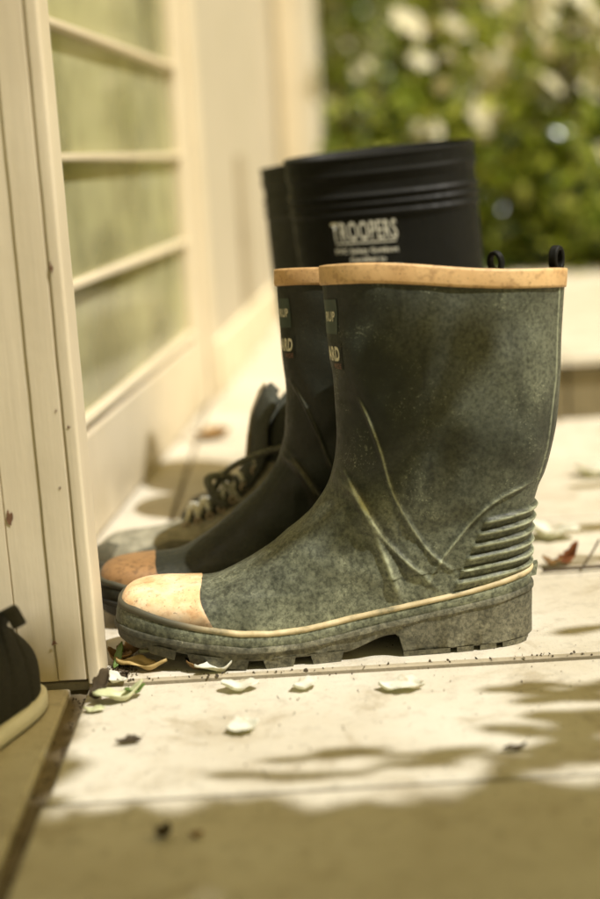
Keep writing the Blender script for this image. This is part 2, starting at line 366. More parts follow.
def sole_mesh(F, zs_fn, zo_fn, zb_fn, name, mat, parent, grow=.004, zout=.018, lugs=(), heel=(), heel_from=None, m=360):
    ph = np.linspace(0, TWO, m, endpoint=False); B = F.raw(np.full(m, zout), ph)
    B2 = B[:, :2].copy(); T = np.roll(B2, -1, 0)-np.roll(B2, 1, 0); N = np.stack([T[:, 1], -T[:, 0]], 1); N /= np.linalg.norm(N, axis=1)[:, None]+1e-9
    ctr = B2.mean(0); sgn = np.sign(((B2-ctr)*N).sum()); N *= sgn
    u = B2[:, 0]; zs, zb = zs_fn(u), zb_fn(u)
    wob = .0007*np.sin(u*190)+.0005*np.sin(u*71+2)
    def row(off, z): return np.column_stack([B2+N*(off+wob*(off > .001))[:, None] if hasattr(off, '__len__') else B2+N*(off+(wob if off > .001 else 0)*1.)[:, None] if off > .001 else B2+N*off, z])
    mid = zs*.45+zb*.55
    rows = [row(-.006, zs+.001), row(.0, zs+.0012), row(grow-.0008, zs+.0008), row(grow, zs-.0006), row(grow, zs-.0028), row(grow-.0012, zs-.0040),
            row(grow-.0014, zs*.7+zb*.3), row(grow-.0018, mid), row(grow-.002, zb+.0016), row(grow-.0035, zb)]
    for k in (.6, .2):
        q = np.column_stack([B2[:, 0]*1., B2[:, 1]*k]); rows.append(np.column_stack([q, zb+.0004]))
    b = MB(); A = np.array(rows); b.grid(A, True, False, False, flip=True)
    near = (np.sin(ph) > 0); order = np.argsort(u[near]); un = u[near][order]; wn = -B2[near][order][:, 1]
    W = lambda x: np.interp(x, un, wn)
    for (a0, a1, inn) in lugs:
        for sd in (-1, 1):
            us = np.linspace(a0, a1, 6); top, bot = [], []
            for i, x in enumerate(us):
                xb = a0+.0022+(a1-a0-.0044)*i/5
                wo = W(x)+grow-.0014
                top.append([(x, sd*wo, zb_fn(x)+.002), (x, sd*wo*inn, zb_fn(x)+.002)])
                bot.append([(xb, sd*(W(xb)+grow-.003), zo_fn(xb)), (xb, sd*(W(xb)*inn+.002), zo_fn(xb))])
            n = 6; vs = [p for r in top for p in r]+[p for r in bot for p in r]; fs = []
            for i in range(n-1):
                t0, t1 = 2*i, 2*i+2; o0, o1 = 2*n+2*i, 2*n+2*i+2
                fs += [(t0, t1, o1, o0), (t1+1, t0+1, o0+1, o1+1), (o0, o1, o1+1, o0+1)]
            fs += [(0, 2*n, 2*n+1, 1), (2*n-2, 2*n-1, 4*n-1, 4*n-2)]; b.add(vs, fs)
    for (a0, a1) in heel:
        us = np.linspace(a0, a1, 6); ring = []
        for z, g in ((zb_fn(.5*(a0+a1))+.001, -.0016), (.0, -.0028)):
            r = []
            for x in us: r.append((x, -(W(x)+grow+g), z))
            for x in us[::-1]: r.append((x, (W(x)+grow+g), z))
            ring.append(r)
        n = len(ring[0]); vs = ring[0]+ring[1]; b.add(vs, [(i, (i+1) % n, n+(i+1) % n, n+i) for i in range(n)]+[tuple(range(2*n-1, n-1, -1))])
    o = b.build(name, mat, parent); return sharp(o, 40)

# ---- the orange trimmed boots
ZS = ([-.115, -.102, -.075, -.047, -.01, .027, .06, .087, .13, .2, .22], [.034, .0325, .0265, .0215, .0165, .0165, .021, .026, .033, .043, .045])
ZT = ([-.115, -.097, -.07, -.046, -.02, .005, .03, .05, .102, .155, .2, .22], [.0485, .0465, .0385, .0330, .0285, .0265, .0272, .030, .038, .0465, .055, .058])
zs_fn = lambda u: np.interp(u, *ZS); zt_fn = lambda u: np.interp(u, *ZT)
zo_fn = lambda u: .0205*np.clip(-np.asarray(u, float)/.104, 0, 1.1)**1.75
zb_fn = lambda u: zo_fn(u)+.0065*sm(u, -.095, -.075)+.011*sm(u, .058, .096)*(1-sm(u, .100, .1025))-.003*sm(u, .100, .1025)
LIFT = (ZS[0], [z-.016 for z in ZS[1]])
frontA = [(-.01, -.100), (.0, -.105), (.008, -.1085), (.018, -.1085), (.030, -.1055), (.040, -.099), (.0480, -.088), (.0525, -.074), (.0540, -.058), (.0555, -.044), (.0585, -.033), (.067, -.0165), (.080, .008), (.098, .032),
          (.112, .046), (.129, .0565), (.148, .0625), (.171, .0645), (.202, .0635), (.24, .061), (.274, .059), (.2885, .059)]
backA = [(-.01, .199), (.0, .200), (.012, .202), (.024, .204), (.05, .2045), (.075, .2050), (.099, .2075), (.115, .2125), (.146, .223), (.176, .2285), (.222, .2315), (.259, .2335), (.2885, .236)]
WfA = ([-.12, -.085, -.05, -.01, .03, .07, .11, .16, .21], [.044, .046, .049, .0505, .046, .041, .0405, .0410, .042])
WsA = ([.0, .10, .15, .22, .29], [.046, .046, .049, .048, .043])
CR = [([(.079, .197), (.086, .180), (.093, .157), (.102, .122), (.123, .083), (.146, .060)], .0020, .0013),
      ([(.066, .143), (.077, .120), (.086, .103), (.101, .081), (.133, .048)], .0026, .0016),
      ([(.062, .136), (.078, .118), (.087, .094), (.097, .064), (.103, .042)], .0040, .0034),
      ([(.206, .126), (.192, .122), (.179, .117), (.165, .108), (.150, .092), (.133, .071), (.118, .045)], .0018, .0014)]
BR = [([(.03, .115), (.06, .120), (.09, .135), (.12, .160)], -.0022, .010), ([(.05, .102), (.08, .092), (.11, .088), (.15, .10)], -.0018, .010),
      ([(.06, .150), (.10, .165), (.15, .170), (.20, .155)], .0016, .014), ([(.07, .26), (.11, .23), (.16, .235), (.22, .25)], -.0014, .014),
      ([(.02, .090), (.05, .075), (.09, .060)], .0016, .009), ([(.075, .23), (.085, .20), (.10, .18)], .0014, .009)]
def dispA(P, Z, PH):
    u, z = P[..., 0], P[..., 2]; d = np.zeros(u.shape); side = np.minimum(np.abs(np.sin(PH))*3, 1)
    for c, amp, w in CR:
        D, S = polydist(u, z, c); d += amp*np.exp(-(D/w)**2)*np.clip(np.minimum(S, 1-S)*6+.15, 0, 1)*side
    for c, amp, w in BR:
        D, S = polydist(u, z, c); d += amp*np.exp(-(D/w)**2)*side
    # the folded ribs round the heel
    zz = z+.10*(.205-u); lim = .1425+(z-.049)*.47
    k = sm(u, lim-.0015, lim+.0015)*sm(zz, .050, .053)*(1-sm(zz, .1055, .1075)); s_ = np.mod((zz-.0535)/.0088, 1)
    d += k*(.0034*(np.clip(s_/.75, 0, 1)**1.5)*(1-sm(s_, .80, 1.))+.0004)
    # two seams down the back
    ub_ = np.interp(Z, [.0, .1, .15, .2, .29], [.2025, .2085, .223, .2305, .236]); g = sm(z, .118, .128)
    d += g*.0010*np.exp(-((u-(ub_-.0065))/.0009)**2)+g*.0007*sm(u, ub_-.0055, ub_-.0045)
    d += .0005*np.sin(u*63+z*41)*np.sin(z*57+1.3)+.00025*np.sin(u*171+4)*np.sin(z*143)
    return d
def crease_lightA(P, Z, PH):  # painted highlights on creases and ribs (positive), painted shade beside them (negative)
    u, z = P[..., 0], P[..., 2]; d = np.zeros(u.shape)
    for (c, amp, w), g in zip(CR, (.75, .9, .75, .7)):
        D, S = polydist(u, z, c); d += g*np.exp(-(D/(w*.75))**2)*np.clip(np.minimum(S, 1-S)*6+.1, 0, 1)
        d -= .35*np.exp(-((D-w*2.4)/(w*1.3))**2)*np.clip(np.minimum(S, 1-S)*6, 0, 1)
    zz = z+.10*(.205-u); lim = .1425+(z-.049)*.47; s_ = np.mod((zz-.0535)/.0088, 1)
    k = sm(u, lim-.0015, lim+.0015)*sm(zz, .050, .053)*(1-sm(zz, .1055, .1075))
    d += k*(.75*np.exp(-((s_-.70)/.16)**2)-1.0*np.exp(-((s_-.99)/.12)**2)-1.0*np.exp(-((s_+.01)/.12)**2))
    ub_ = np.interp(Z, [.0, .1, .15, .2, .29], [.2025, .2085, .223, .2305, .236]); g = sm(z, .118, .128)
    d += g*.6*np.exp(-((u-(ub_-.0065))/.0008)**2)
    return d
def orange_boot(name, label, loc, rz, mirror, mats, group, lean=0., pitch=0., size=1., capoff=0., loop_ang=R(50), zrim=(-.070, -.115, .0018)):
    root = empty(name, loc, rz); tag(root, label, 'boot', group)
    sway = (lambda u, y, z: (u+(lean+(u-.06)*.11)*np.clip((z-.08)/.2, 0, 2), y)) if lean else None
    F = Form(frontA, backA, WfA, WsA, LIFT, rim=zrim, disp=dispA, sway=sway)
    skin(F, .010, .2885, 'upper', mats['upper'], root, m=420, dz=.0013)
    ub = lambda ph: F.raw(np.full(len(ph), .02), ph)[:, 0]
    lf = lambda u: np.interp(u, *LIFT)
    def zrow(r): return lambda ph: (zs_fn(ub(ph))*(1-r)+zt_fn(ub(ph))*r)-lf(ub(ph))
    fx = ringband(F, [(zrow(-.2), .0006), (zrow(0), .0020), (zrow(.5), .0024), (zrow(.86), .0020), (zrow(.93), .0008), (zrow(1.0), -.0006)], 'foxing_band', mats['upper'], root)
    ringband(F, [(zrow(.82), .0004), (zrow(.84), .0026), (zrow(1.00), .0033), (zrow(1.16), .0027), (zrow(1.21), -.0006)], 'stripe', mats['stripe'], fx)
    # rim band
    top, h = .2890, .0140
    z1 = F.zmax
    band = [(z1-h-.0004, -.0006), (z1-h, .0016), (z1-h+.002, .0019), (z1-.002, .0019), (z1-.0002, .0014), (z1, -.0010), (z1, -.0030), (z1-.004, -.0034)]
    ringband(F, band, 'rim_band', mats['rim'], root, m=420)
    # toe cap: the tip of the skin again, 1 mm proud
    zl = levels(F, .012, .0558, .0010, .0014); capu = lambda Z: capoff-.0290-.0150*sm(Z, .014, .052)
    rows = []
    for Z in zl:
        f, b_ = F.uf(Z), F.ub(Z); t = (capu(Z)-f)/(b_-f)
        if t <= .0005: break
        pm = math.acos(1-2*min(t, 1)); rows.append((Z, np.linspace(-pm, pm, 90)))
    A = np.array([F.pts(np.full(90, Z), ph, np.concatenate([[-.0006], np.full(88, .0011), [-.0006]]), False) for Z, ph in rows])
    bmesh_ = MB(); bmesh_.grid(A, False, flip=True); bmesh_.build('toe_cap', mats['cap'], root)
    # sole
    lugs = [(-.0860, -.0640, .5), (-.0565, -.0110, .5), (-.0010, .0235, .5), (.0340, .0590, .5)]
    heels = [(.1035, .1385), (.1435, .1560), (.1610, .1735), (.1785, .2035)]
    so = sole_mesh(F, zs_fn, zo_fn, zb_fn, 'sole', mats['sole'], root, lugs=lugs, heel=heels)
    # little heel spur at the back of the band
    b = MB(); P = np.array([[-.006, 0, 0]])+np.array([[.2095, -.010, .052], [.2175, -.004, .0555], [.2185, .004, .0555], [.2095, .010, .052], [.2095, -.010, .047], [.2160, -.004, .046], [.2165, .004, .046], [.2095, .010, .047]])
    b.add(P, [(0, 1, 2, 3), (7, 6, 5, 4), (0, 4, 5, 1), (1, 5, 6, 2), (2, 6, 7, 3)]); b.build('heel_spur', mats['upper'], root, False)
    # pull loop standing on the back of the rim
    L = MB(); c0 = F.raw(z1, math.pi*.90 if not mirror else math.pi*1.10); c0 = np.array(c0)+np.array([-.0035, .004 if not mirror else -.002, 0.])
    th = np.linspace(-.35*math.pi, 1.35*math.pi, 26); dirv = np.array([math.cos(loop_ang), math.sin(loop_ang), 0])
    ring = [c0+dirv*.0058*math.cos(q)+np.array([0, 0, .0062+.0080*math.sin(q)]) for q in th]
    for dx in (-.0016, 0, .0016): L.tube([p+np.array([-math.sin(loop_ang), math.cos(loop_ang), 0])*dx for p in ring], .0019, 8)
    L.build('pull_loop', mats['loop'], root)
    # label patches and print near the front edge
    def patch(name, s0, s1, z0, z1_, mat, off):
        ss = np.linspace(s0, s1, 8); zz = np.linspace(z0, z1_, 6); Zg, Sg = np.meshgrid(zz, ss, indexing='ij')
        g = MB(); g.grid(F.arc(Zg, Sg, off)); o = g.build(name, mat, root); return o
    sg = -1 if mirror else 1
    def word(txt, size, s_right, zb_, mat, cond=.6, bold=0., par=None):
        v, f = text_mesh(txt, size, cond, bold); x = v[:, 0]-v[:, 0].max(); S = (s_right+x); Z = zb_+v[:, 1]
        P = F.arc(Z, S*sg, .0013); g = MB(); g.add(P, f if not mirror else [q[::-1] for q in f]); return g.build('lettering', mat, par)
    p1 = patch('label_patch', sg*.003, sg*.0215, .2400, .2640, M['patch'], .0006)
    word('RUP', .0095, .0195, .2490, M['print_light'], .62, .0002, p1)
    p2 = patch('label_patch', sg*.003, sg*.0250, .2150, .2340, M['rubber_shade'], .0005)
    word('ARD', .0138, .0235, .2215, M['print_light'], .50, .0005, p2)
    word('WIDE', .0055, .0240, .2155, M['print_red'], .62, .0, p2)
    root.rotation_euler = (0, R(pitch), rz); root.scale = (size, -size if mirror else size, size)
    return root, F
matsA = dict(upper=M['rubber'], stripe=M['stripe'], rim=M['tan'], cap=M['toecap'], sole=M['sole'], loop=M['black_rubber'])
matsB = dict(upper=M['rubber_shade'], stripe=M['stripe'], rim=M['tan'], cap=M['tan_shade'], sole=M['sole_shade'], loop=M['black_rubber'])
G1 = 'dusty wellington boots with orange rims and toe caps'
orange_boot('rubber_boot', 'dusty green rubber boot with orange rim and bright orange toe cap, nearest the camera', (-.036, .984, 0), R(1.0), False, matsA, G1)
orange_boot('rubber_boot', 'orange-rimmed boot coloured as in shade, darkened toe cap, mostly hidden behind the dusty green boot', (-.0675, 1.083, 0), R(5.5), True, matsB, G1, zrim=(-.15, .115, .0006), pitch=-4., size=.955, lean=.020, capoff=-.012)

# ---- the tall black boots
ZSb = ([-.13, -.10, -.03, .03, .2], [.022, .018, .014, .014, .02])
frontC = [(-.01, -.118), (.006, -.122), (.018, -.120), (.030, -.112), (.038, -.098), (.042, -.078), (.046, -.056), (.054, -.036), (.072, -.012), (.095, .008), (.12, .0195), (.15, .0225), (.20, .0175), (.26, .0110), (.33, .005), (.377, .0020)]
backC = [(-.01, .196), (.012, .200), (.05, .201), (.09, .199), (.12, .199), (.16, .200), (.20, .197), (.26, .1895), (.33, .184), (.377, .1810)]
WfC = ([-.13, -.085, -.04, .0, .05, .10, .2], [.043, .046, .049, .049, .042, .040, .039])
WsC = ([.0, .10, .15, .24, .38], [.050, .050, .056, .062, .066])
def dispC(P, Z, PH):
    d = np.zeros(Z.shape)
    for c in (.3395, .3315, .3230): d += .0026*np.exp(-((Z-c)/.0019)**2)
    d += .0012*sm(Z, .3535, .3550)+.0011*np.exp(-((Z-.3755)/.0018)**2)+.0012*np.exp(-((Z-.3600)/.0018)**2)
    d += .0008*np.sin(P[..., 0]*31+Z*23)*(1-sm(Z, .30, .33))
    return d
def black_boot(label, loc, rz, txt):
    root = empty('tall_rubber_boot', loc, rz); tag(root, label, 'boot', 'tall black rubber boots')
    zsC = lambda u: np.interp(u, *ZSb); zoC = lambda u: .012*np.clip(-(np.asarray(u, float)+.03)/.09, 0, 1.1)**1.7
    zbC = lambda u: zoC(u)+.004*sm(u, -.11, -.09)+.008*sm(u, .05, .08)*(1-sm(u, .09, .093))
    F = Form(frontC, backC, WfC, WsC, (ZSb[0], [z-.014 for z in ZSb[1]]), rim=(.055, .06, 0), disp=dispC, fade=(.03, .07), zc=(.07, .12))
    skin(F, .008, .377, 'upper', M['black_rubber'], root, m=240, dz=.0012, inner=.12)
    sole_mesh(F, zsC, zoC, zbC, 'sole', M['black_rubber'], root, lugs=[(-.09, -.05, .5), (-.04, .0, .5), (.01, .045, .5)], heel=[(.095, .195)], zout=.016)
    if txt:
        ln = lambda t, size, smid, zb_, cond, bold: _w(F, t, size, smid, zb_, cond, bold, root)
        ln('TROOPERS', .0250, .0965, .2985, .455, .0003)
        g = MB(); ss = np.linspace(.069, .1245, 16); Zg, Sg = np.meshgrid([.2952, .2966], ss, indexing='ij'); g.grid(F.arc(Zg, Sg, .0012)); g.build('underline', M['print_white'], root)
        ln('PVC Safety Gumboot', .0066, .0965, .2860, .90, .0002); ln('Certified to', .0066, .0965, .2775, .92, .0002); ln('EN ISO 345 S5 1991', .0070, .0965, .2685, .95, .0003)
    root.scale = (1, 1, .968 if txt else .950)
    return root
def _w(F, t, size, smid, zb_, cond, bold, root):
    v, f = text_mesh(t, size, cond, bold); x = v[:, 0]-(v[:, 0].max()+v[:, 0].min())/2
    P = F.arc(zb_+v[:, 1], smid+x, .0012); g = MB(); g.add(P, f); return g.build('lettering', M['print_white'], root)
black_boot('tall black rubber boot with ridged rim and white printed text on its side', (.0, 1.325, 0), R(-1), True)
black_boot('tall black boot seen as a thin strip left of the printed black boot', (.010, 1.556, 0), R(-68), False)

# ---- hiking shoe
ZSh = ([-.19, -.15, -.05, .12], [.020, .017, .016, .020])
frontE = [(-.01, -.183), (.006, -.187), (.016, -.187), (.027, -.181), (.0355, -.170), (.040, -.154), (.0425, -.128), (.0465, -.104), (.056, -.076), (.070, -.054), (.086, -.040), (.100, -.030), (.112, -.024), (.118, -.022)]
backE = [(-.01, .098), (.012, .102), (.04, .104), (.08, .099), (.10, .098), (.118, .100)]
WfE = ([-.19, -.15, -.10, -.05, .0, .05, .10], [.043, .047, .0495, .047, .041, .039, .037])
WsE = ([.0, .08, .12], [.042, .040, .037])
FE = Form(frontE, backE, WfE, WsE, (ZSh[0], [z-.016 for z in ZSh[1]]), fade=(.02, .05), blend=(.05, .11), nf=3, ns=2.3, rim=(.06, 0, 0), zc=(.09, .115),
          disp=lambda P, Z, PH: .0008*np.sin(P[..., 0]*90+P[..., 2]*40)*np.sin(P[..., 2]*120))
FE.uf_top = -.02
hk = empty('hiking_shoe', (-.004, 1.196, 0), R(0)); hk.scale = (1.02, 1, 1.06); tag(hk, 'grey suede lace-up hiking shoe with tall tongue, toe beside the cream post', 'shoe')
skin(FE, .010, .118, 'upper', M['suede'], hk, m=260, dz=.0013, inner=.06)
sole_mesh(FE, lambda u: np.interp(u, *ZSh), lambda u: .008*np.clip(-(np.asarray(u, float)+.1)/.08, 0, 1.2)**1.5, lambda u: .008*np.clip(-(np.asarray(u, float)+.1)/.08, 0, 1.2)**1.5+.003, 'sole', M['hiker_sole'], hk, grow=.005, zout=.016,
          lugs=[(-.165, -.15, .5), (-.143, -.125, .5), (-.118, -.10, .5), (-.093, -.075, .5), (-.068, -.05, .5)], heel=[(.03, .065), (.07, .10)])
def overlay(F, poly_rows, name, mat, parent, off=.0014, n=40):
    """poly_rows: list of (Z, u0, u1) rows on the near side, giving a raised panel"""
    pr = catmull(poly_rows, 8); rows = []
    for Z, u0, u1 in pr:
        f, b_ = F.uf(Z), F.ub(Z); a0 = math.acos(np.clip(1-2*(u0-f)/(b_-f), -1, 1)); a1 = math.acos(np.clip(1-2*(u1-f)/(b_-f), -1, 1))
        rows.append(F.pts(np.full(n, Z), np.linspace(a0, a1, n), np.concatenate([[-.0004], np.full(n-2, off), [-.0004]])))
    rows = [rows[0]*0+F.pts(np.full(n, pr[0][0]), np.linspace(math.acos(np.clip(1-2*(pr[0][1]-F.uf(pr[0][0]))/(F.ub(pr[0][0])-F.uf(pr[0][0])), -1, 1)), math.acos(np.clip(1-2*(pr[0][2]-F.uf(pr[0][0]))/(F.ub(pr[0][0])-F.uf(pr[0][0])), -1, 1)), n), -.0004)]+rows
    g = MB(); g.grid(np.array(rows), flip=True); return g.build(name, mat, parent)
overlay(FE, [(.012, -.160, -.055), (.020, -.160, -.062), (.028, -.150, -.070), (.034, -.128, -.084), (.037, -.112, -.094)], 'side_panel', M['suede_dark'], hk, .0022)
overlay(FE, [(.012, -.187, -.172), (.020, -.187, -.168), (.028, -.180, -.164), (.034, -.171, -.160)], 'toe_guard', M['suede_dark'], hk, .0016)
overlay(FE, [(.012, .02, .104), (.03, .02, .103), (.06, .03, .10), (.09, .04, .097)], 'heel_panel', M['suede_dark'], hk, .0018)
# tongue and padded collar rising behind the laces
def sheet(ctr, wid, thick, name, mat, parent, k=14):
    c = catmull(ctr, 8); w = np.interp(np.linspace(0, 1, len(c)), np.linspace(0, 1, len(wid)), wid); rows = []
    T = np.gradient(c, axis=0); T /= np.linalg.norm(T, axis=1)[:, None]
    for i in range(len(c)):
        nrm = np.array([-T[i][2], 0, T[i][0]]); r = []
        for q in np.linspace(0, TWO, k*2, endpoint=False):
            yy = math.cos(q)*w[i]; r.append(c[i]+np.array([0, yy, 0])+nrm*(math.sin(q)*thick-((yy/max(w[i], 1e-6))**2)*w[i]*.35))
        rows.append(r)
    g = MB(); g.grid(np.array(rows), True, True, True, flip=True); return g.build(name, mat, parent)
sheet([(-.100, 0, .047), (-.070, 0, .066), (-.046, 0, .088), (-.036, 0, .108), (-.034, 0, .132), (-.024, 0, .152), (-.016, 0, .158)], [.012, .020, .026, .031, .034, .033, .024], .0045, 'tongue', M['mesh_cloth'], hk)
g = MB(); g.tube([(-.040, -.006, .086), (-.0435, -.006, .098), (-.0405, -.006, .118), (-.036, -.006, .138), (-.028, -.006, .156), (-.024, -.006, .162), (-.021, -.004, .157), (-.024, -.004, .148)], .0017, 8); g.build('pull_tab', M['hiker_edge'], hk)
g = MB()
ph = np.linspace(0, TWO, 90, endpoint=False); A = []
for Zc, of in ((.098, .0005), (.104, .004), (.112, .0055), (.120, .003), (.121, -.002), (.112, -.006), (.10, -.0065)):
    A.append(FE.pts(np.full(90, min(Zc, .118)), ph, of, False)+np.array([0, 0, max(0, Zc-.118)])+np.stack([0*ph, 0*ph, .030*np.exp(-((ph-math.pi*.30)/.55)**2)+.030*np.exp(-((ph-math.pi*1.7)/.55)**2)], 1)*(Zc > .1))
g.grid(np.array(A), True, flip=True); g.build('collar', M['mesh_cloth'], hk)
# laces: crossing rows between two lines of eyelets over the instep
lr = []
for i in range(8):
    t = i/7; x = -.100+.074*t; zc = float(np.interp(x, FE.fu[::1], FE.fz)); lr.append((x, zc+.006+.004*t, .018+.006*t))
la, lb = MB(), MB(); ey = MB()
for i, (x, z, w) in enumerate(lr):
    ring = lambda y: z-(abs(y)/w)**2*.008
    for sd in (-1, 1):
        th = np.linspace(0, TWO, 12); ey = MB(); ey.tube([(x+.0028*math.cos(q), sd*w-.001*sd*0, ring(w)-.0005+.0028*math.sin(q)) for q in th], .0011, 6); ey.build('eyelet', M['metal'], hk)
        if i < 7:
            x2, z2, w2 = lr[i+1]; pts = []
            for k in np.linspace(0, 1, 12):
                y = sd*w*(1-k)-sd*w2*k; xx = x+(x2-x)*k; zz = (z*(1-k)+z2*k)-(abs(y)/max(w, w2))**2*.008+.0022+(.0018 if sd > 0 else 0)
                pts.append((xx, y, zz))
            (lb if i % 3 == 2 else la).tube(pts, .0026, 8)
for yy, s_ in ((-.020, 1), (-.012, -1), (-.024, .5)):
    x0, z0, _ = lr[4]; th = np.linspace(0, 1, 22)
    (lb if s_ > 0 else la).tube([(x0-.016*math.sin(q*math.pi)-.01*q*s_, yy-.010*math.sin(q*2.4), z0+.010-.022*q**1.5+.010*math.sin(q*math.pi)) for q in th], .0026, 8)
lb.tube(catmull([(-.076, -.022, .072), (-.062, -.026, .092), (-.040, -.030, .104), (-.010, -.034, .112), (.03, -.036, .113)], 8), .0026, 8)
la.build('lace', M['lace_light'], hk); lb.build('lace', M['lace_dark'], hk)

# ---- canvas sneaker at the left edge, toe towards the camera
frontS = [(-.01, -.130), (.005, -.134), (.018, -.133), (.030, -.124), (.038, -.108), (.043, -.085), (.050, -.060), (.058, -.036), (.066, -.012), (.072, .006), (.074, .012)]
backS = [(-.01, .128), (.012, .131), (.03, .130), (.045, .124), (.06, .112), (.070, .100), (.074, .094)]
WfS = ([-.13, -.09, -.05, .0, .06, .13], [.040, .045, .047, .043, .038, .037])
FS = Form(frontS, backS, WfS, ([0, .07], [.040, .030]), ([-.13, .13], [.002, .002]), fade=(.02, .05), blend=(.03, .075), nf=2.8, ns=2.3, zc=(.055, .07), rim=(0, 0, 0),
          disp=lambda P, Z, PH: -.0022*np.exp(-((P[..., 0]-.075-.10*(P[..., 2]-.02))/.0012)**2)-.0018*np.exp(-((P[..., 0]-.098)/.0013)**2)+.0010*np.sin(P[..., 0]*80)*np.sin(P[..., 2]*90))
sn = empty('canvas_sneaker', (-.262, .792, 0), R(64)); tag(sn, 'black canvas sneaker with off white sole at the left edge in front of the post', 'shoe')
skin(FS, .012, .074, 'upper', M['canvas'], sn, m=240, dz=.0013, inner=.04)
ringband(FS, [(.0, .002), (.0005, .0045), (.006, .0042), (.0095, .0036), (.0105, .0022), (.011, -.001)], 'foxing', M['white_sole'], sn, m=200)
g = MB(); php = np.linspace(-1.35, 1.35, 80); g.grid(np.array([FS.pts(np.full(80, z), php, o, False) for z, o in ((.0, .003), (.001, .0062), (.012, .0062), (.026, .0052), (.031, .003), (.032, -.001))]), flip=True); g.build('toe_bumper', M['black_sole'], sn)
g = MB(); phs = np.linspace(0, TWO, 120, endpoint=False); g.grid(np.array([FS.pts(np.full(120, .0), phs, o, False)+np.array([0, 0, dz]) for o, dz in ((.004, .0012), (.0045, 0), (.001, -.0003))]), True, False, True); g.build('outsole', M['black_sole'], sn)
g = MB()
for (x, z) in ((.045, .036), (.050, .022), (.022, .046), (.0, .048), (-.022, .044)):
    f, b_ = FS.uf(z), FS.ub(z); a = math.acos(1-2*(x-f)/(b_-f)); c = FS.pts(z, a, .0012)
    g = MB(); g.tube([c+np.array([.0034*math.cos(q), 0, .0034*math.sin(q)]) for q in np.linspace(0, TWO, 14)], .0013, 6); g.build('eyelet', M['metal'], sn)

g = MB(); hs = [(.085, -.020, .070), (.083, -.026, .084), (.080, -.034, .087), (.078, -.042, .078)]
c = catmull(hs, 8); g.grid(np.array([[p+np.array([-.007, 0, 0]), p+np.array([.007, 0, 0]), p+np.array([.007, 0, -.002]), p+np.array([-.007, 0, -.002])] for p in c]), True, True, True); g.build('heel_strap', M['canvas'], sn)
g = MB(); g.tube(catmull([(.0, -.012, .066), (.012, -.026, .070), (.03, -.036, .060), (.045, -.043, .040)], 8), .0022, 8); g.tube([(.004, y, .062) for y in np.linspace(-.03, .03, 8)], .0022, 8); g.build('lace', M['lace_dark'], sn)

# ------------------------------------------------------------------ ground and paving
g = MB(); g.box((-60, -60, -.30), (60, 60, -.006)); tag(g.build('ground', M['grout'], None, False), kind='structure')
def slabs(x0, x1, ys, gap, name, mat, xs=None, z=0.):
    g = MB()
    for i in range(len(ys)-1):
        xx = [x0]+list(xs(i) if xs else [])+[x1]
        for a, b_ in zip(xx[:-1], xx[1:]):
            # slabs run parallel to the house wall
            dx = .0925*0
            g.box((a+gap/2, ys[i]+gap/2, -.05), (b_-gap/2, ys[i+1]-gap/2, z+rng.uniform(-.0006, .0004)), .0016)
    return tag(g.build(name, mat, None, False), kind='structure')
YS = [-1.2, -.56, -.15, .30, .7405]
xsf = lambda i: list(np.arange(.62+.19*(i % 2), 4, .6))
pv = slabs(-.1655, 4.4, [.7405, .925], .0060, 'paving', M['paving'], xsf)
pv.rotation_euler = (0, 0, 0)
slabs(-.168, 4.4, YS, .0060, 'front_paving', M['paving'], xsf)
slabs(-.140, 4.4, [.934, 1.118, 1.305, 1.492, 1.78, 2.06, 2.35, 2.66, 3.0, 3.4, 3.8], .0045, 'rear_paving', M['paving'], lambda i: list(np.arange(.35+.31*(i % 2), 4, .62)))
slabs(-1.9, -.1745, [-1.2, -.4, .05, .668, .925], .004, 'threshold_paving', M['paving'])
g = MB(); g.box((-.163, .9265, -.05), (4.4, .9325, .0014), .001); tag(g.build('threshold_strip', M['grit'], None, False), kind='structure')
g = MB(); g.box((-.40, .934, -.05), (-.1425, 3.8, .0002), .001); tag(g.build('side_paving', M['paving'], None, False), kind='structure')
# low stone step across the back right
st = empty('garden_step', (1.0, 1.8, 0)); st.location = (0, 0, 0); tag(st, 'low stone step across the right background below the hedge', 'step')
g, h = MB(), MB()
for a, b_ in ((.19, .366), (.369, .90), (.903, 1.5), (1.503, 2.2), (2.203, 3.2)):
    g.box((a, 1.80, -.02), (b_, 2.10, .074), .004); h.box((a-.003, 1.79, .0742), (b_+.0015, 2.12, .088), .003)
for k in range(1, 5):
    for a, b_ in ((.19, .9), (.903, 1.9), (1.903, 3.2)): h.box((a, 2.123+.25*(k-1), -.02), (b_, 2.12+.25*k, .087), .003)
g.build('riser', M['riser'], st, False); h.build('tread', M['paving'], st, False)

# ------------------------------------------------------------------ door post
def prism(prof, z0, z1, name, mat, parent, segs=60, wob=.0):
    P = np.array(prof, float); zz = np.linspace(z0, z1, segs); A = []
    for z in zz:
        w = np.stack([wob*np.sin(z*37+P[:, 0]*300)*.6+wob*np.sin(z*91+1), wob*.3*np.sin(z*53+P[:, 0]*90)], 1)
        A.append(np.column_stack([P+w, np.full(len(P), z)]))
    g = MB(); g.grid(np.array(A), True, True, True); return sharp(g.build(name, mat, parent, False), 30)
dp = empty('door_post', (-.003, 0, 0)); tag(dp, 'cream painted wooden door post with moulded edge, standing at the left', 'door post')
def rnd(cx, cy, r, a0, a1, n=6): return [(cx+r*math.cos(R(q)), cy+r*math.sin(R(q))) for q in np.linspace(a0, a1, n)]
prism([(-.80, .9235), (-.2085, .9235), (-.2082, .9250), (-.2074, .9250), (-.2071, .9235), (-.1815, .9235), (-.1815, 1.03), (-.80, 1.03)], .006, 2.1, 'face_board', M['paint'], dp, 80, .00012)
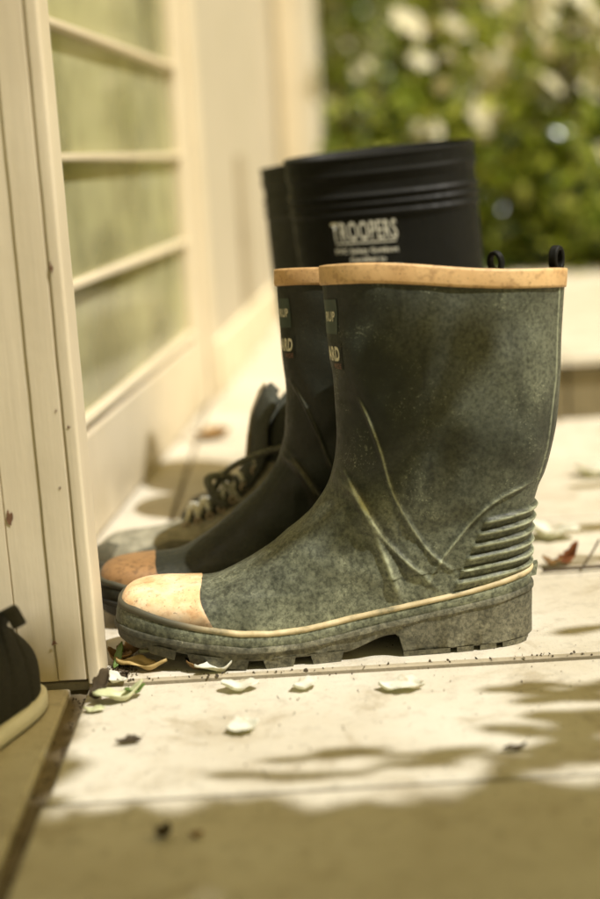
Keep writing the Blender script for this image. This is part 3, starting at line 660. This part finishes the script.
prism(rnd(-.1798, .9230, .0012, 180, 270)+[(-.1615, .9216), (-.1608, .9225), (-.1600, .9225), (-.1600, 1.02), (-.1811, 1.02), (-.1811, .9225)], .007, 2.1, 'stop_board', M['paint'], dp, 80, .00012)
prism(rnd(-.1582, .9218, .0012, 180, 270)+rnd(-.1525, .9226, .0025, 270, 360)+[(-.1500, .938), (-.1500, .941), (-.1500, .958), (-.1596, .958)], .004, 2.1, 'edge_bead', M['paint'], dp, 80, .00012)
def chip(x, z, w, h, y, seed):
    r = np.random.default_rng(seed); n = 14; q = np.linspace(0, TWO, n, endpoint=False); k = 1+.35*r.normal(size=n)
    c = np.stack([x+w*k*np.cos(q), np.full(n, y), z+h*k*np.sin(q)], 1); g = MB(); g.add(list(c)+[(x, y, z)], [(i, (i+1) % n, n) for i in range(n)]); g.build('paint_chip', M['chip'], dp, False)
chip(-.204, .130, .0022, .0050, .9228, 1); chip(-.1575, .303, .0012, .0030, .9200, 2); chip(-.164, .205, .0008, .0010, .9212, 3); chip(-.1665, .150, .0008, .0008, .9212, 4); chip(-.181, .036, .0020, .0014, .9212, 5); chip(-.1560, .193, .0008, .0010, .9200, 6); chip(-.2, .26, .0008, .0009, .9228, 7)

# ------------------------------------------------------------------ house wall, glazed door (built along local Y, turned to the wall's direction)
WA = -math.atan2(.0925, .9957); W0 = (-.208-.0925*1.322/.9957, 0, 0)     # wall line through (x at y=0)
sW = lambda y: (y)/.9957
door = empty('glazed_door', W0, WA); tag(door, 'cream glazed door with horizontal glazing bars and khaki reflections, beyond the post', 'door')
def bx(name, lo, hi, mat, par, bev=.003, sharp_=True):
    g = MB(); g.box(lo, hi); o = g.build(name, mat, par, False)
    if bev: m_ = o.modifiers.new('bevel', 'BEVEL'); m_.width = bev; m_.segments = 2
    return o
s0, s1 = sW(1.0), sW(1.99)
bx('bottom_rail', (-.036, s0, .004), (0, s1, .112), M['paint'], door)
bx('stile', (-.037, s1+.0005, .004), (.001, s1+.10, 2.05), M['paint'], door)
bx('stile', (-.037, s0-.08, .004), (.001, s0-.0005, 2.05), M['paint'], door)
for z in (.123, .2575, .380, .504, .63, .755, .88, 1.005): bx('glazing_bar', (-.016, s0, z-.0035), (.0015, s1-.0005, z+.0035), M['paint'], door, .0012)
bx('top_rail', (-.036, s0, 1.12), (0, s1, 2.05), M['paint'], door)
g = MB(); g.add([(-.010, s0, .1125), (-.010, s1, .1125), (-.010, s1, 1.12), (-.010, s0, 1.12)], [(0, 1, 2, 3)]); g.build('glass', M['glass'], door, False)
# curtain gathered to the far side inside
cu = empty('curtain', W0, WA); tag(cu, 'pale cream curtain drawn back behind the glazed door', 'curtain')
g = MB(); A = []
for z in np.linspace(.02, 1.9, 60):
    edge = s0+.30+.22*math.cos((z-.26)*9.0)*(1 if z < .9 else .5)
    r = [(-.070+.010*math.sin(t*46+z*2), edge+(s1+.12-edge)*t, z) for t in np.linspace(0, 1, 90)]; A.append(r)
g.grid(np.array(A)); g.build('cloth', M['curtain'], cu)
rm = empty('reflection_backdrop', W0, WA); tag(rm, 'mottled olive green blind added behind the glazed door for its green reflections', 'backdrop')  # backdrop added to give the panes a green garden reflection
bx('cloth', (-.104, .9, .02), (-.100, 3.3, 1.9), M['pane_backdrop'], rm, 0); bx('backdrop_rail', (-.110, .9, 1.901), (-.094, 3.3, 1.94), M['paint'], rm, 0)
wl = empty('house_wall', W0, WA); tag(wl, 'cream painted house wall running back from the glazed door', 'wall')
bx('wall_face', (-.09, s1+.1005, .0), (.0, 3.5, 2.6), M['wall'], wl, .004)
bx('architrave', (.0005, s1+.1005, .0), (.006, s1+.17, 2.2), M['paint'], wl, .004)
bx('skirting', (.0005, s1+.1705, .0), (.012, 3.12, .09), M['paint_line'], wl, .004)
bx('lintel', (-.12, .9, 2.101), (.0, s1+.1, 2.6), M['wall'], wl, 0)
bx('reveal_shade', (.0005, 2.60, .10), (.006, 2.70, .38), M['grit'], wl, .002)  # dark strip set on the wall to stand for a reveal's shadow
# far porch column
pc = empty('porch_column', (.040, 3.30, 0), WA); tag(pc, 'pale square porch column at the far end of the wall', 'column')
bx('shaft', (-.075, -.06, .10), (.052, .10, 2.6), M['column_paint'], pc, .01); bx('base', (-.09, -.075, 0), (.067, .115, .0995), M['column_paint'], pc, .01)
bx('beading', (-.035, -.068, .12), (.012, -.0605, 2.5), M['paint'], pc, .003)

# ------------------------------------------------------------------ plants
def leaf_verts(c, L, W, ax, nr, bend=.15):
    ax = ax/np.linalg.norm(ax); sd = np.cross(ax, nr); sd /= np.linalg.norm(sd)+1e-9; n = np.cross(sd, ax)
    p = lambda a, b_, h: c+ax*a*L+sd*b_*W+n*h*L
    return [p(-.5, 0, 0), p(-.2, -.5, bend*.3), p(-.2, .5, bend*.3), p(.2, -.42, bend*.3), p(.2, .42, bend*.3), p(.5, 0, -bend), p(-.2, 0, .0), p(.2, 0, .0)]
LF = [(0, 1, 6), (0, 6, 2), (1, 3, 7, 6), (6, 7, 4, 2), (3, 5, 7), (7, 5, 4)]
def rv(r=rng): v = r.normal(size=3); return v/np.linalg.norm(v)
def shrub(name, label, base, rad, height, nleaf, mat, mat2, nfl, seed, flower=None, lsize=(.035, .065), group='flowering hedge shrubs', dens=None):
    r = np.random.default_rng(seed); root = empty(name, base); tag(root, label, 'shrub', group)
    st = MB(); tips = []
    for i in range(9):
        a = r.uniform(0, TWO); rr = rad*r.uniform(.2, .8); tip = np.array([rr*math.cos(a), rr*math.sin(a), height*r.uniform(.5, .95)])
        mid = tip*np.array([.4, .4, .5])+r.normal(size=3)*.03; st.tube(catmull([(0, 0, -.03), tuple(mid), tuple(tip)], 6), np.linspace(.016, .004, 13), 6); tips += [tip, mid]
    st.build('stems', M['bark'], root)
    cl = []
    for i in range(60):
        a = r.uniform(0, TWO); q = rad*math.sqrt(r.uniform(0, 1)); z = height*r.uniform(.03, 1)
        q *= (1-.45*(z/height)**2); cl.append(np.array([q*math.cos(a), q*math.sin(a), z]))
    cl = np.array(cl)
    g1, g2 = MB(), MB()
    for i in range(nleaf):
        c = cl[r.integers(len(cl))]+r.normal(size=3)*rad*.13; c[2] = max(c[2], .02)
        L = r.uniform(*lsize); nr = rv(r)*.9+np.array([.7, -.5, .7]); gg = g1 if r.uniform() < (.40 if (c[2] > height*.3) else .75) else g2
        gg.add(leaf_verts(c, L, L*r.uniform(.4, .6), rv(r), nr), LF)
    g1.build('foliage', mat, root); g2.build('bright_foliage', mat2, root)
    if nfl:
        fl = MB()  # blossoms, multiplied to give the bright blur discs of sunlit glints
        for i in range(nfl):
            if dens: c = dens(r)
            else: c = cl[r.integers(len(cl))]+r.normal(size=3)*rad*.15
            c = np.array(c, float); d = np.array([.7+r.normal()*.4, -1.0, .6+r.normal()*.4]); c = c+np.array([0, -.06, 0])
            up = d/np.linalg.norm(d); a1 = np.cross(up, [0, 0, 1.]); a1 /= np.linalg.norm(a1); a2 = np.cross(up, a1)
            S = r.uniform(.013, .042)
            for k in range(6):
                q = k*TWO/6+r.uniform(-.2, .2); ax = a1*math.cos(q)+a2*math.sin(q)+up*.35; fl.add(leaf_verts(c+ax*S*.4, S, S*.8, ax, up+rv(r)*.2), LF)
        fl.build('blossoms', flower or M['blossom'], root)
    return root
shrub('flowering_shrub', 'dark leafy shrub just right of the pale porch column', (.36, 3.75, 0), .42, 1.5, 2600, M['leaf'], M['leaf_yellow'], 160, 21)
shrub('flowering_shrub', 'yellow green shrub in the middle of the hedge with scattered cream blossoms', (.75, 3.55, 0), .45, 1.45, 2600, M['leaf'], M['leaf_yellow'], 280, 22)
shrub('flowering_shrub', 'shrub at the upper right with cream white blossoms, many added as sunlit spots', (1.22, 3.6, 0), .45, 1.5, 2400, M['leaf'], M['leaf_yellow'], 620, 23, dens=lambda r: (r.normal()*.36-.1, -.38+r.normal()*.06, .80+r.normal()*.20))
shrub('low_shrub', 'low dark shrub at the foot of the hedge above the stone step', (.72, 3.25, 0), .36, .42, 1500, M['leaf_dark'], M['leaf'], 0, 24, group='low shrubs under the hedge')
shrub('low_shrub', 'low dark shrub with an orange bloom at the right end of the step', (1.15, 3.25, 0), .36, .50, 1500, M['leaf_dark'], M['leaf'], 2, 25, M['orange'], group='low shrubs under the hedge', dens=lambda r: (-.28+r.normal()*.01, -.26, .40+r.normal()*.01))
shrub('low_shrub', 'low dark shrub beside the porch column foot', (.34, 3.35, 0), .26, .5, 900, M['leaf_dark'], M['leaf'], 0, 26, group='low shrubs under the hedge')
for i, (x, y, h, lb_) in enumerate(((1.9, 3.7, 1.6, 'hedge shrub further right beyond the picture edge'), (.2, 4.9, 2.0, 'tall shrub at the back behind the porch column'), (1.0, 4.8, 2.1, 'tall dark shrub behind the blossoming one'), (2.0, 4.9, 2.0, 'tall shrub at the far right back'), (2.75, 3.2, 1.6, 'hedge shrub at the far right side of the paving'))):
    shrub('tall_shrub', lb_, (x, y, 0), .62, h, 2200, M['leaf_dark'] if i in (1, 2) else M['leaf'], M['leaf'], 0, 40+i, lsize=(.05, .10), group='tall background shrubs')

# unseen tree at right, leaves set along sun rays to cast chosen shade
tr = empty('shade_tree', (2.6, -.3, 0)); tag(tr, 'unseen tree added right of the camera to cast the leaf shade', 'tree')
O = np.array([2.6, -.3, 0]); tk, lv = MB(), MB()
tk.tube(catmull([(0, 0, -.05), (.05, 0, .8), (-.05, .05, 1.7), (.0, .1, 2.6)], 10), np.linspace(.11, .05, 31), 12)
def bough(tip, r0=.022):
    tip = np.array(tip)-O; a = np.array([0, .06, min(2.4, max(1.0, tip[2]*.75))]); mid = (a+tip)/2+np.array([0, 0, .12]); tk.tube(catmull([a, mid, tip], 8), np.linspace(r0, .004, 17), 6)
def cast(gx, gy, gz, t, L, W, ax=None, jit=.3):
    c = np.array([gx, gy, gz])+SUN*t-O; a = np.array([1, 0, 0.]) if ax is None else np.array(ax, float)
    lv.add(leaf_verts(c, L, W, a+rng.normal(size=3)*jit*.4, SUN+rng.normal(size=3)*jit), LF)
# streaks of shade reaching across the sunlit slab (leaf sprays, slender leaves)
for (x0, x1, y, dy, n) in ((.112, .25, .872, .004, 8), (.135, .27, .857, .005, 10), (.14, .27, .826, .004, 5), (.115, .26, .808, .006, 12), (.15, .28, .792, .006, 8), (-.02, .05, .787, .003, 3), (.0, .12, .777, .003, 5), (-.05, .0, .764, .003, 3), (.05, .20, .763, .004, 8), (.12, .24, .771, .005, 7), (-.02, .04, .757, .003, 3),
                           (.20, .36, .99, .006, 8), (.19, .34, 1.165, .007, 9), (.21, .40, 1.26, .006, 8), (.28, .5, 1.42, .008, 8), (.24, .33, .955, .004, 4)):
    for k in range(max(2, int(n*.8))):
        cast(rng.uniform(x0, x1), y+rng.normal()*dy, 0, rng.uniform(1.1, 1.5), rng.uniform(.045, .075), rng.uniform(.010, .018))
# closed crown, added out of view to shade the foreground and the threshold
for k in range(4200):
    x = rng.uniform(-.75, 1.1); y = .703-abs(rng.normal())*.02 if k < 330 else rng.uniform(-.5, .69)
    y -= .018*sm(-x, -.02, .10)*0
    cast(x, y, 0, rng.uniform(1.5, 2.4), rng.uniform(.07, .12), rng.uniform(.045, .07), rv(), .5)
for k in range(420):     # leaves added to shade the threshold slab
    gx, gy, gz = rng.uniform(-.5, -.175), rng.uniform(.70, .92), 0
    cast(gx, gy, gz, rng.uniform(1.2, 1.9), rng.uniform(.05, .08), rng.uniform(.03, .05), rv(), .5)
for (gx, gy, gz, n, sp) in ((.05, .945, .21, 6, .02), (.08, .945, .17, 5, .018), (.06, .95, .12, 4, .012), (.03, .945, .265, 4, .012), (.03, .95, .14, 3, .012), (.10, .95, .21, 3, .015)):
    for k in range(n): cast(gx+rng.normal()*sp, gy, gz+rng.normal()*sp, rng.uniform(1.1, 1.6), rng.uniform(.03, .05), rng.uniform(.015, .028), rv(), .5)
for tip in ((1.9, .0, 1.9), (1.4, .05, 1.7), (1.1, -.1, 1.9), (1.5, -.4, 2.0), (.8, -.1, 1.6), (2.2, -.1, 2.2), (.9, -.5, 1.8), (1.2, -.7, 2.)): bough(tip, .03)
tk.build('trunk', M['bark'], tr); lv.build('crown', M['leaf'], tr)

# ------------------------------------------------------------------ petals, leaves and litter
def blade(name, label, cat, loc, L, W, rz, mat, curl=.3, tilt=0., group=None, twist=0., edge=None, seed=0, cup=.25, pw=.7, mat2=None, z0=.0015):
    r = np.random.default_rng(seed); n, m = 16, 9; A = np.zeros((n, m, 3))
    for i, t in enumerate(np.linspace(0, 1, n)):
        w = W*.5*(math.sin(math.pi*min(max(t, .012), .988)))**pw*(1+.12*math.sin(t*23+seed)); h = curl*L*(t-.5)**2*2+.04*L*math.sin(t*9+seed)
        for j, s_ in enumerate(np.linspace(-1, 1, m)):
            tw = twist*(t-.5); y = s_*w; z = h+cup*w*s_*s_+.05*L*math.sin(7*s_+5*t+seed)*abs(s_)
            A[i, j] = ((t-.5)*L, y*math.cos(tw)-z*math.sin(tw)*0, z+y*math.sin(tw))
    A[..., 2] += A[..., 0]*math.tan(tilt); A[..., 2] -= A[..., 2].min()
    g = MB(); g.grid(A); o = g.build(name, mat); o.location = (loc[0], loc[1], z0+(loc[2] if len(loc) > 2 else 0)); o.rotation_euler = (0, 0, rz)
    s_ = o.modifiers.new('thickness', 'SOLIDIFY'); s_.thickness = .0004
    tag(o, label, cat, group); return o
GP = 'white petals fallen on the paving'
blade('petal', 'broad white petal on the paving below the front boot toe', 'petal', (-.052, .900), .027, .018, .1, M['petal'], .25, seed=1, group=GP, cup=.35)
blade('petal', 'small folded white petal in the middle of the row of three', 'petal', (-.006, .895), .020, .015, .5, M['petal'], .35, seed=2, group=GP, cup=.5, tilt=.1)
blade('petal', 'largest white petal below the boot heel arch', 'petal', (.061, .884), .032, .020, -.1, M['petal'], .22, seed=3, group=GP, cup=.45)
blade('petal', 'blurred white petal nearest the camera in the sunlit patch', 'petal', (-.048, .829), .022, .020, .3, M['petal'], .4, seed=4, group=GP, cup=.4)
blade('petal', 'curled cream petal caught under the front boot toe', 'petal', (-.071, .936), .032, .012, .35, M['petal'], .5, seed=5, group=GP, cup=.5, twist=.6)
blade('petal', 'narrow pale petal leaning by the foot of the post', 'petal', (-.144, .928), .026, .012, -.8, M['petal'], .2, seed=6, group=GP, cup=.3)
blade('petal', 'blurred white petal on the paving behind the heel', 'petal', (.235, 1.235), .05, .035, -.3, M['petal'], .3, seed=7, group=GP, cup=.4)
blade('petal', 'white petal far right behind the boots near the picture edge', 'petal', (.33, 1.47), .05, .04, .1, M['petal'], .3, seed=8, group=GP, cup=.4)
blade('petal', 'small pale petal on shaded paving right of the heel', 'petal', (.212, 1.33), .03, .02, 1., M['petal'], .3, seed=9, group=GP, cup=.3)
blade('leaf', 'long tan dry leaf lying between post and boot toe', 'leaf', (-.127, .952), .042, .015, -.35, M['dry_pale'], .25, seed=11, cup=.3, pw=1.0)
blade('leaf', 'pale leaf under the toe of the dusty boot', 'leaf', (-.114, .978), .036, .018, .1, M['dry_green'], .2, seed=12, cup=.2)
blade('leaf', 'curled brown leaf heaped beside the post foot', 'leaf', (-.138, .985), .028, .018, .8, M['dry'], .6, seed=13, cup=.7, tilt=.3)
blade('leaf', 'shiny brown curled leaf between post and rear boot toe', 'leaf', (-.145, .968), .022, .014, -.5, M['dry'], .7, seed=14, cup=.8)
blade('leaf', 'thin yellow green leaf upright against the post', 'leaf', (-.1455, .962), .018, .006, 1.3, M['green'], .2, seed=15, tilt=.7)
blade('leaf', 'dark shrivelled leaf under the front boot toe', 'leaf', (-.083, .943), .020, .012, .2, M['dry'], .8, seed=16, cup=.9, twist=1.)
blade('leaf', 'dark red brown leaf scrap beside the curled petal', 'leaf', (-.089, .951), .016, .010, 1.2, M['dry_dark'], .8, seed=17, cup=.9)
blade('leaf', 'pale green leaf with green tip on the joint beside the post', 'leaf', (-.137, .892), .036, .014, .35, M['dry_green'], .5, seed=18, cup=.45)
blade('leaf', 'green leaf tip curling off the pale leaf by the post', 'leaf', (-.126, .897), .016, .009, .6, M['green'], .5, seed=19, cup=.5, z0=.004)
blade('leaf', 'dark brown crumpled leaf standing at the foot of the post', 'leaf', (-.151, .899), .020, .014, .9, M['dry_dark'], .9, seed=20, cup=1.3, tilt=.6, twist=1.)
blade('leaf', 'small round pale leaf pair on the dark joint', 'leaf', (-.152, .876), .015, .009, .0, M['dry_green'], .2, seed=21)
blade('leaf', 'dark rolled leaf lying alone on the left of the paving', 'leaf', (-.122, .819), .017, .006, .05, M['dry_dark'], .3, seed=22, cup=1.2)
blade('leaf', 'blurred dark brown leaf curl in the shaded foreground', 'leaf', (-.088, .690), .013, .009, 1.2, M['dry_dark'], .8, seed=23, cup=1.)
blade('leaf', 'tiny dark leaf scrap right of the foreground curl', 'leaf', (-.070, .690), .008, .006, .3, M['dry'], .3, seed=27)
blade('leaf', 'thin dark twig like leaf at the lower right in shade streaks', 'leaf', (.122, .776), .015, .005, .15, M['dry_dark'], .3, seed=24)
blade('leaf', 'red brown leaf behind the boot heel', 'leaf', (.232, 1.150), .024, .014, .6, M['red'], .8, seed=25, cup=.9, tilt=.5)
blade('leaf', 'orange scrap of leaf next to the red leaf', 'leaf', (.217, 1.145), .018, .012, -.4, M['dry'], .7, seed=26, cup=.7)
blade('leaf', 'blurred brown leaf on the bright paving by the wall', 'leaf', (-.118, 1.80), .05, .035, .3, M['dry'], .5, seed=28, cup=.7)
blade('leaf', 'small blurred brown leaf farther along the wall foot', 'leaf', (-.155, 2.25), .05, .03, .9, M['dry_dark'], .5, seed=29, cup=.7)
tw = MB(); tw.tube(catmull([(.205, 1.128, .003), (.235, 1.126, .004), (.27, 1.130, .003), (.30, 1.122, .004), (.36, 1.13, .003)], 6), .0016, 6); tw.tube(catmull([(.24, 1.127, .004), (.252, 1.14, .014), (.262, 1.16, .018)], 5), .001, 6)
tag(tw.build('twig', M['dry_dark']), 'thin dark twig lying behind the heel of the boots', 'twig')
# crumbs of litter along the joints
g = MB()
for i in range(900):
    k = i % 4 if i < 420 else (3 if i % 3 else 0)
    if k == 0: x, y = rng.normal(-.143, .006), rng.uniform(.93, .965)
    elif k == 1: x, y = -.168+rng.normal()*.0035, rng.uniform(.60, .915)
    elif k == 2: x, y = rng.uniform(-.15, .3), .929+rng.normal()*.0018
    else: x, y = rng.uniform(-.16, .3), rng.uniform(.68, 1.0)
    z = -.004 if k == 1 else .0015 if k == 2 else .0006; L = rng.uniform(.0006, .0022)*(.6 if k == 3 else 1)
    g.add(leaf_verts(np.array([x, y, z+L*.3]), L*1.6, L, rv(), rv()+np.array([0, 0, 1.])), LF)
tag(g.build('debris', M['dry_dark'], None, False), 'crumbs of leaf litter along the paving joints', 'debris', kind='stuff')

# ------------------------------------------------------------------ light, sky, camera
elev = math.asin(SUN[2]); az = math.atan2(SUN[0], SUN[1])
w = bpy.data.worlds.new('World'); sc.world = w; w.use_nodes = True; nt = w.node_tree; bg = nt.nodes['Background']
sk = nt.nodes.new('ShaderNodeTexSky'); sk.sky_type = 'NISHITA'; sk.sun_disc = False; sk.sun_elevation = elev; sk.sun_rotation = az; sk.air_density = 1.; sk.dust_density = 4.; sk.ozone_density = .5
mx = nt.nodes.new('ShaderNodeMix'); mx.data_type = 'RGBA'; mx.blend_type = 'MULTIPLY'; mx.inputs[0].default_value = 1; mx.inputs[7].default_value = (1.0, .79, .30, 1)
nt.links.new(sk.outputs[0], mx.inputs[6]); nt.links.new(mx.outputs[2], bg.inputs[0]); bg.inputs[1].default_value = .13
sl = bpy.data.lights.new('sun', 'SUN'); sl.energy = 5.0; sl.angle = R(.53); sl.color = (1, .985, .96); so = bpy.data.objects.new('sun', sl); col.objects.link(so)
so.rotation_euler = Vector(SUN).to_track_quat('Z', 'Y').to_euler(); so.location = (2, -1, 4)
F_, TH, RO = 1350., R(12.1), math.atan(.058)
cam = bpy.data.cameras.new('camera'); co = bpy.data.objects.new('camera', cam); col.objects.link(co); sc.camera = co
fw = Vector((0, math.cos(TH), -math.sin(TH))); r0 = Vector((1, 0, 0)); u0 = Vector((0, math.sin(TH), math.cos(TH)))
Rr = r0*math.cos(RO)-u0*math.sin(RO); Uu = u0*math.cos(RO)+r0*math.sin(RO)
co.matrix_world = Matrix(((Rr.x, Uu.x, -fw.x, 0), (Rr.y, Uu.y, -fw.y, 0), (Rr.z, Uu.z, -fw.z, .365), (0, 0, 0, 1)))
cam.sensor_fit = 'VERTICAL'; cam.sensor_height = 36; cam.lens = 36*F_/899; cam.clip_start = .02; cam.clip_end = 300
cam.dof.use_dof = True; cam.dof.focus_distance = 1.015; cam.dof.aperture_fstop = 2.3
sc.view_settings.view_transform = 'Standard'; sc.view_settings.look = 'None'; sc.view_settings.exposure = 0; sc.view_settings.gamma = 1
